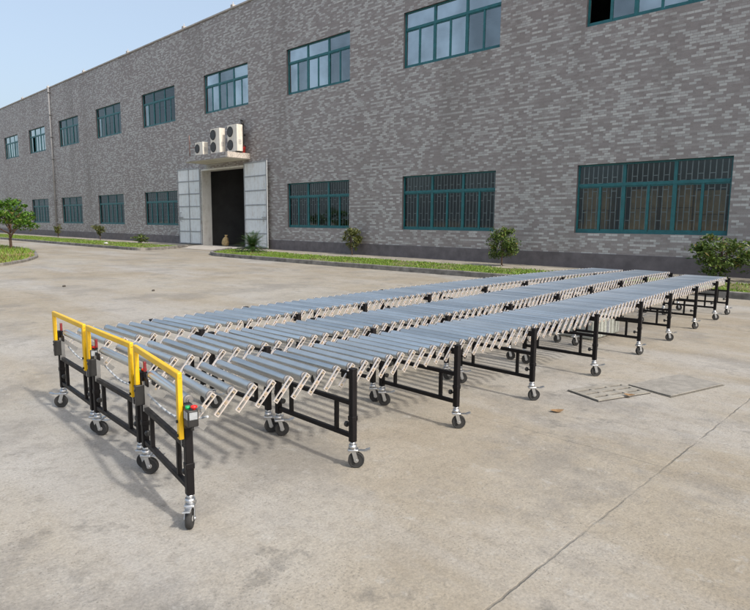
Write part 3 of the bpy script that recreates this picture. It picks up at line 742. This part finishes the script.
def guard_mesh():
    m_ = MB(); w = .036; x = PX - .004
    for s in (-1, 1): m_.lim(s * x - w / 2, s * x + w / 2, -.012, .012, .455, .765, bevel=.004)
    m_.lim(-x - w / 2, x + w / 2, -.0122, .0122, .752, .788, bevel=.006)
    for s in (-1, 1):
        for z in (.475, .545): m_.cyl((s * x, -.013, z), (s * x, -.019, z), .008, seg=10, mi=1)
    return m_.mesh('guard_rail', [M['yellow'], M['black']])
ME = dict(roller=roller_mesh(), link=scissor_mesh(), frame=frame_mesh(), wheel=wheel_mesh(), fork=fork_mesh(), knob=knob_mesh(), guard=guard_mesh())
def box_meshes():
    m_ = MB(); m_.lim(-.035, .030, -.026, .026, .022, .105, bevel=.006); m_.lim(-.055, -.035, -.02, .02, .0, .115, bevel=.003); m_.cyl((.012, .0, .004), (.012, 0, .022), .008, seg=10)
    a = m_.mesh('control_box', M['blackplastic'])
    m_ = MB(); m_.lim(.0302, .0318, -.019, .019, .060, .096); m_.lim(-.024, .022, -.0278, -.0262, .060, .096); lb = m_.mesh('label_plate', M['label'])
    m_ = MB(); m_.cyl((0, 0, .105), (0, 0, .118), .012, .011, seg=14); g = m_.mesh('green_button', M['green'])
    m_ = MB(); m_.cyl((0, 0, .105), (0, 0, .114), .008, seg=12); m_.lathe([(.114, .015), (.118, .017), (.124, .015), (.127, .006)], (0, 0, 0), 'Z', 16); r = m_.mesh('red_button', M['redbtn'])
    return a, lb, g, r
BOX = box_meshes()
m_ = MB(); m_.lim(-.013, .013, -.026, .026, -.06, .06, bevel=.004); m_.cyl((0, -.026, .03), (0, -.031, .03), .006, seg=8); ME['sensor'] = m_.mesh('sensor_holder', M['blackplastic'])
m_ = MB(); m_.lim(-.009, .009, -.008, .008, -.03, .03, bevel=.003); ME['reflector'] = m_.mesh('reflector', M['maroon'])
m_ = MB(); m_.box((0, .05, -.02), (.006, .15, .03), rot=(R(-42), 0, 0)); m_.lim(-.004, .004, -.018, .018, -.14, .04); m_.cyl((-.02, .09, .03), (.02, .09, .03), .012, seg=10); ME['bracket'] = m_.mesh('end_bracket', M['zinc'])

STATIONS = [1.39, 2.46, 3.52, 4.54, 5.72, 7.05, 8.22, 9.47, 10.62, 11.42]
def conveyor(ctrl, y_end, label, seed, skew):
    rnd = random.Random(seed)
    pts = spline([(x, y) for y, x in ctrl], 24)
    S = [0.]
    for a, b in zip(pts, pts[1:]): S.append(S[-1] + (b - a).length)
    def at(s):
        s = min(max(s, 0), S[-1]); i = max(k for k in range(len(S)) if S[k] <= s); i = min(i, len(S) - 2)
        f = (s - S[i]) / (S[i + 1] - S[i]); p = pts[i].lerp(pts[i + 1], f)
        i0, i1 = max(i - 6, 0), min(i + 7, len(pts) - 1); d = pts[i1] - pts[i0]; return p, math.atan2(-d.x, d.y) + R(skew) * max(0, 1 - s / 1.0)
    def s_of(y):
        return min(range(len(pts)), key=lambda k: abs(pts[k].y - y))
    o0 = pts[0]
    root = empty('roller_conveyor', (o0.x, o0.y, 0), label, 'roller conveyor', 'expandable roller conveyors')
    def loc(p, a, x=0, y=0, z=0):
        return Matrix.Translation((p.x - o0.x, p.y - o0.y, 0)) @ Matrix.Rotation(a, 4, 'Z') @ Matrix.Translation((x, y, z))
    n = int((S[-1] - .03) / PITCH); s0 = .035
    zl = RZ_ - LDZ / 2 + .004; XL = RL / 2 + .002
    bulk = MB(); left = 100 - n
    for k in range(n + 1):
        p, a = at(s0 + PITCH * k)
        link('roller', ME['roller'], root, loc(p, a, rnd.uniform(-.004, .004), 0, RZ_) @ Matrix.Rotation(rnd.uniform(0, 6.28), 4, 'X') @ Matrix.Rotation(rnd.uniform(-.006, .006), 4, 'Z'))
        if k < n:
            pm, am = at(s0 + PITCH * (k + 1) - LDY / 2)
            link('scissor_link', ME['link'], root, loc(pm, am, XL + .012, 0, zl))
            if k < left: link('scissor_link', ME['link'], root, loc(pm, am, -XL - .012, 0, zl) @ Matrix.Rotation(math.pi, 4, 'Z') @ Matrix.Rotation(-2 * LANG, 4, 'X'))
            tmp = MB()
            if k >= left: link_geo(tmp, -XL - .012, 0, zl, LANG)
            tmp.bm.transform(loc(pm, am)); me_ = tmp.mesh('tmp', [M['link'], M['linkweb'], M['brass']]); bulk.bm.from_mesh(me_); bpy.data.meshes.remove(me_)
    tag(bulk.build('scissor_lattice', [M['link'], M['linkweb'], M['brass']], root), kind='stuff')
    for y in STATIONS:
        if y > y_end: break
        p, a = at(S[s_of(y)] if y > 1.5 else 0)
        if y == STATIONS[-1]: p, a = at(S[-1] - .10)
        fr = link('leg_frame', ME['frame'], root, loc(p, a))
        for s in (-1, 1):
            yaw = math.pi - .75 + rnd.uniform(-.2, .2)
            if seed == 1 and s < 0: yaw = -.6
            if seed == 3 and y < 2 and s > 0: yaw = 1.05
            if y >= 2: yaw = math.pi - .75 + rnd.uniform(-.35, .35)
            mw = Matrix.Translation((s * PX, 0, 0)) @ Matrix.Rotation(yaw, 4, 'Z')
            link('caster_fork', ME['fork'], fr, mw); link('wheel', ME['wheel'], fr, mw @ Matrix.Translation((0, -.022, .05)))
            link('knob', ME['knob'], fr, Matrix.Translation((s * (PX - .022), 0, .265)) @ Matrix.Rotation(s * -math.pi / 2, 4, 'Z'))
    p, a = at(0)
    link('guard_rail', ME['guard'], root, loc(p, a, 0, -.034, 0))
    link('sensor_holder', ME['sensor'], root, loc(p, a, -PX + .006, -.034, .50) @ Matrix.Translation((.04, 0, 0)))
    link('reflector', ME['reflector'], root, loc(p, a, -PX + .05, .0, .665))
    link('end_bracket', ME['bracket'], root, loc(p, a, -PX + .05, 0, .54)); link('end_bracket', ME['bracket'], root, loc(p, a, PX - .05, 0, .54))
    bx = link('control_box', BOX[0], root, loc(p, a, PX + .072, -.005, .515))
    link('label_plate', BOX[1], bx); link('green_button', BOX[2], bx, Matrix.Translation((-.012, -.012, 0))); link('red_button', BOX[3], bx, Matrix.Translation((.018, .008, 0)))
    c = MB(); q = []
    for k in range(13):
        f = k / 12; q.append((p.x - o0.x - PX + .05 + (2 * PX - .1) * f, .07, .50 - .07 * math.sin(math.pi * f) + .02 * f))
    c.tube(q, [.006] * 13, 7); c.build('cable', M['cable'], root)
    return root
conveyor([(1.60, -4.69), (2.6, -4.765), (4, -4.92), (6, -5.05), (8, -5.13), (10, -5.11), (11.78, -4.98)], 12, 'leftmost of the three roller conveyors, the one farthest from the camera', 1, -8)
conveyor([(1.55, -3.845), (2.1, -3.835), (2.8, -3.825), (4, -3.83), (5.2, -3.85), (6.4, -3.93), (8, -4.08), (10, -4.20), (11.95, -4.19)], 12, 'roller conveyor in the middle, between two others', 2, -2)
conveyor([(1.45, -2.983), (1.8, -2.963), (2.46, -2.945), (3.5, -2.93), (4.54, -2.90), (5.72, -2.89), (7.05, -2.96), (8.22, -3.02), (9.47, -3.07), (10.62, -3.11), (11.52, -3.14)], 12, 'rightmost roller conveyor, its black control box with green and red buttons in full view', 3, -6)

# ------------------------------------------------------------------ camera, light, world
th, pitch, roll = R(44.1287), R(7.7923), R(-.5135)
cp, sp_ = math.cos(pitch), math.sin(pitch)
fwd = Vector((0, cp, -sp_)); right = Vector((1, 0, 0)); down = Vector((0, -sp_, -cp))
r2 = math.cos(roll) * right + math.sin(roll) * down; d2 = -math.sin(roll) * right + math.cos(roll) * down
rot = Matrix.Rotation(th, 3, 'Z') @ Matrix((r2, -d2, -fwd)).transposed()
cam = bpy.data.cameras.new('camera'); co = bpy.data.objects.new('camera', cam); COL.objects.link(co)
co.matrix_world = Matrix.Translation((0, 0, 1.5)) @ rot.to_4x4()
cam.sensor_fit = 'HORIZONTAL'; cam.sensor_width = 36; cam.lens = 36 * 600 / 750; cam.clip_start = .05; cam.clip_end = 2000
scene.camera = co

sun_el, sun_az = R(43), R(89)          # azimuth clockwise from +Y: the sun stands almost along the facade
sv = Vector((math.cos(sun_el) * math.sin(sun_az), math.cos(sun_el) * math.cos(sun_az), math.sin(sun_el)))
sl = bpy.data.lights.new('sun', 'SUN'); sl.energy = 2.0; sl.angle = R(2.2); sl.color = (1, .95, .87)
so = bpy.data.objects.new('sun', sl); COL.objects.link(so); so.rotation_euler = sv.to_track_quat('Z', 'Y').to_euler(); so.location = sv * 60
w = bpy.data.worlds.new('World'); scene.world = w; w.use_nodes = True; nt = w.node_tree
sky = nt.nodes.new('ShaderNodeTexSky'); sky.sky_type = 'NISHITA'; sky.sun_disc = False; sky.sun_elevation = sun_el; sky.sun_rotation = sun_az
sky.air_density = 1.0; sky.dust_density = 6.0; sky.ozone_density = 1.0; sky.altitude = 30
bg = nt.nodes['Background']; bg.inputs['Strength'].default_value = .15
hz = nt.nodes.new('ShaderNodeMix'); hz.data_type = 'RGBA'; hz.inputs['Factor'].default_value = .42     # even summer haze over the whole sky
nt.links.new(sky.outputs[0], hz.inputs['A']); hz.inputs['B'].default_value = (2.85, 3.35, 3.8, 1); nt.links.new(hz.outputs['Result'], bg.inputs[0])
vs = scene.view_settings; vs.view_transform = 'Standard'; vs.look = 'None'; vs.gamma = 1; vs.exposure = .74; vs.use_curve_mapping = False
scene.render.engine = 'CYCLES'; scene.cycles.max_bounces = 8; scene.cycles.transparent_max_bounces = 12; scene.cycles.use_denoising = True
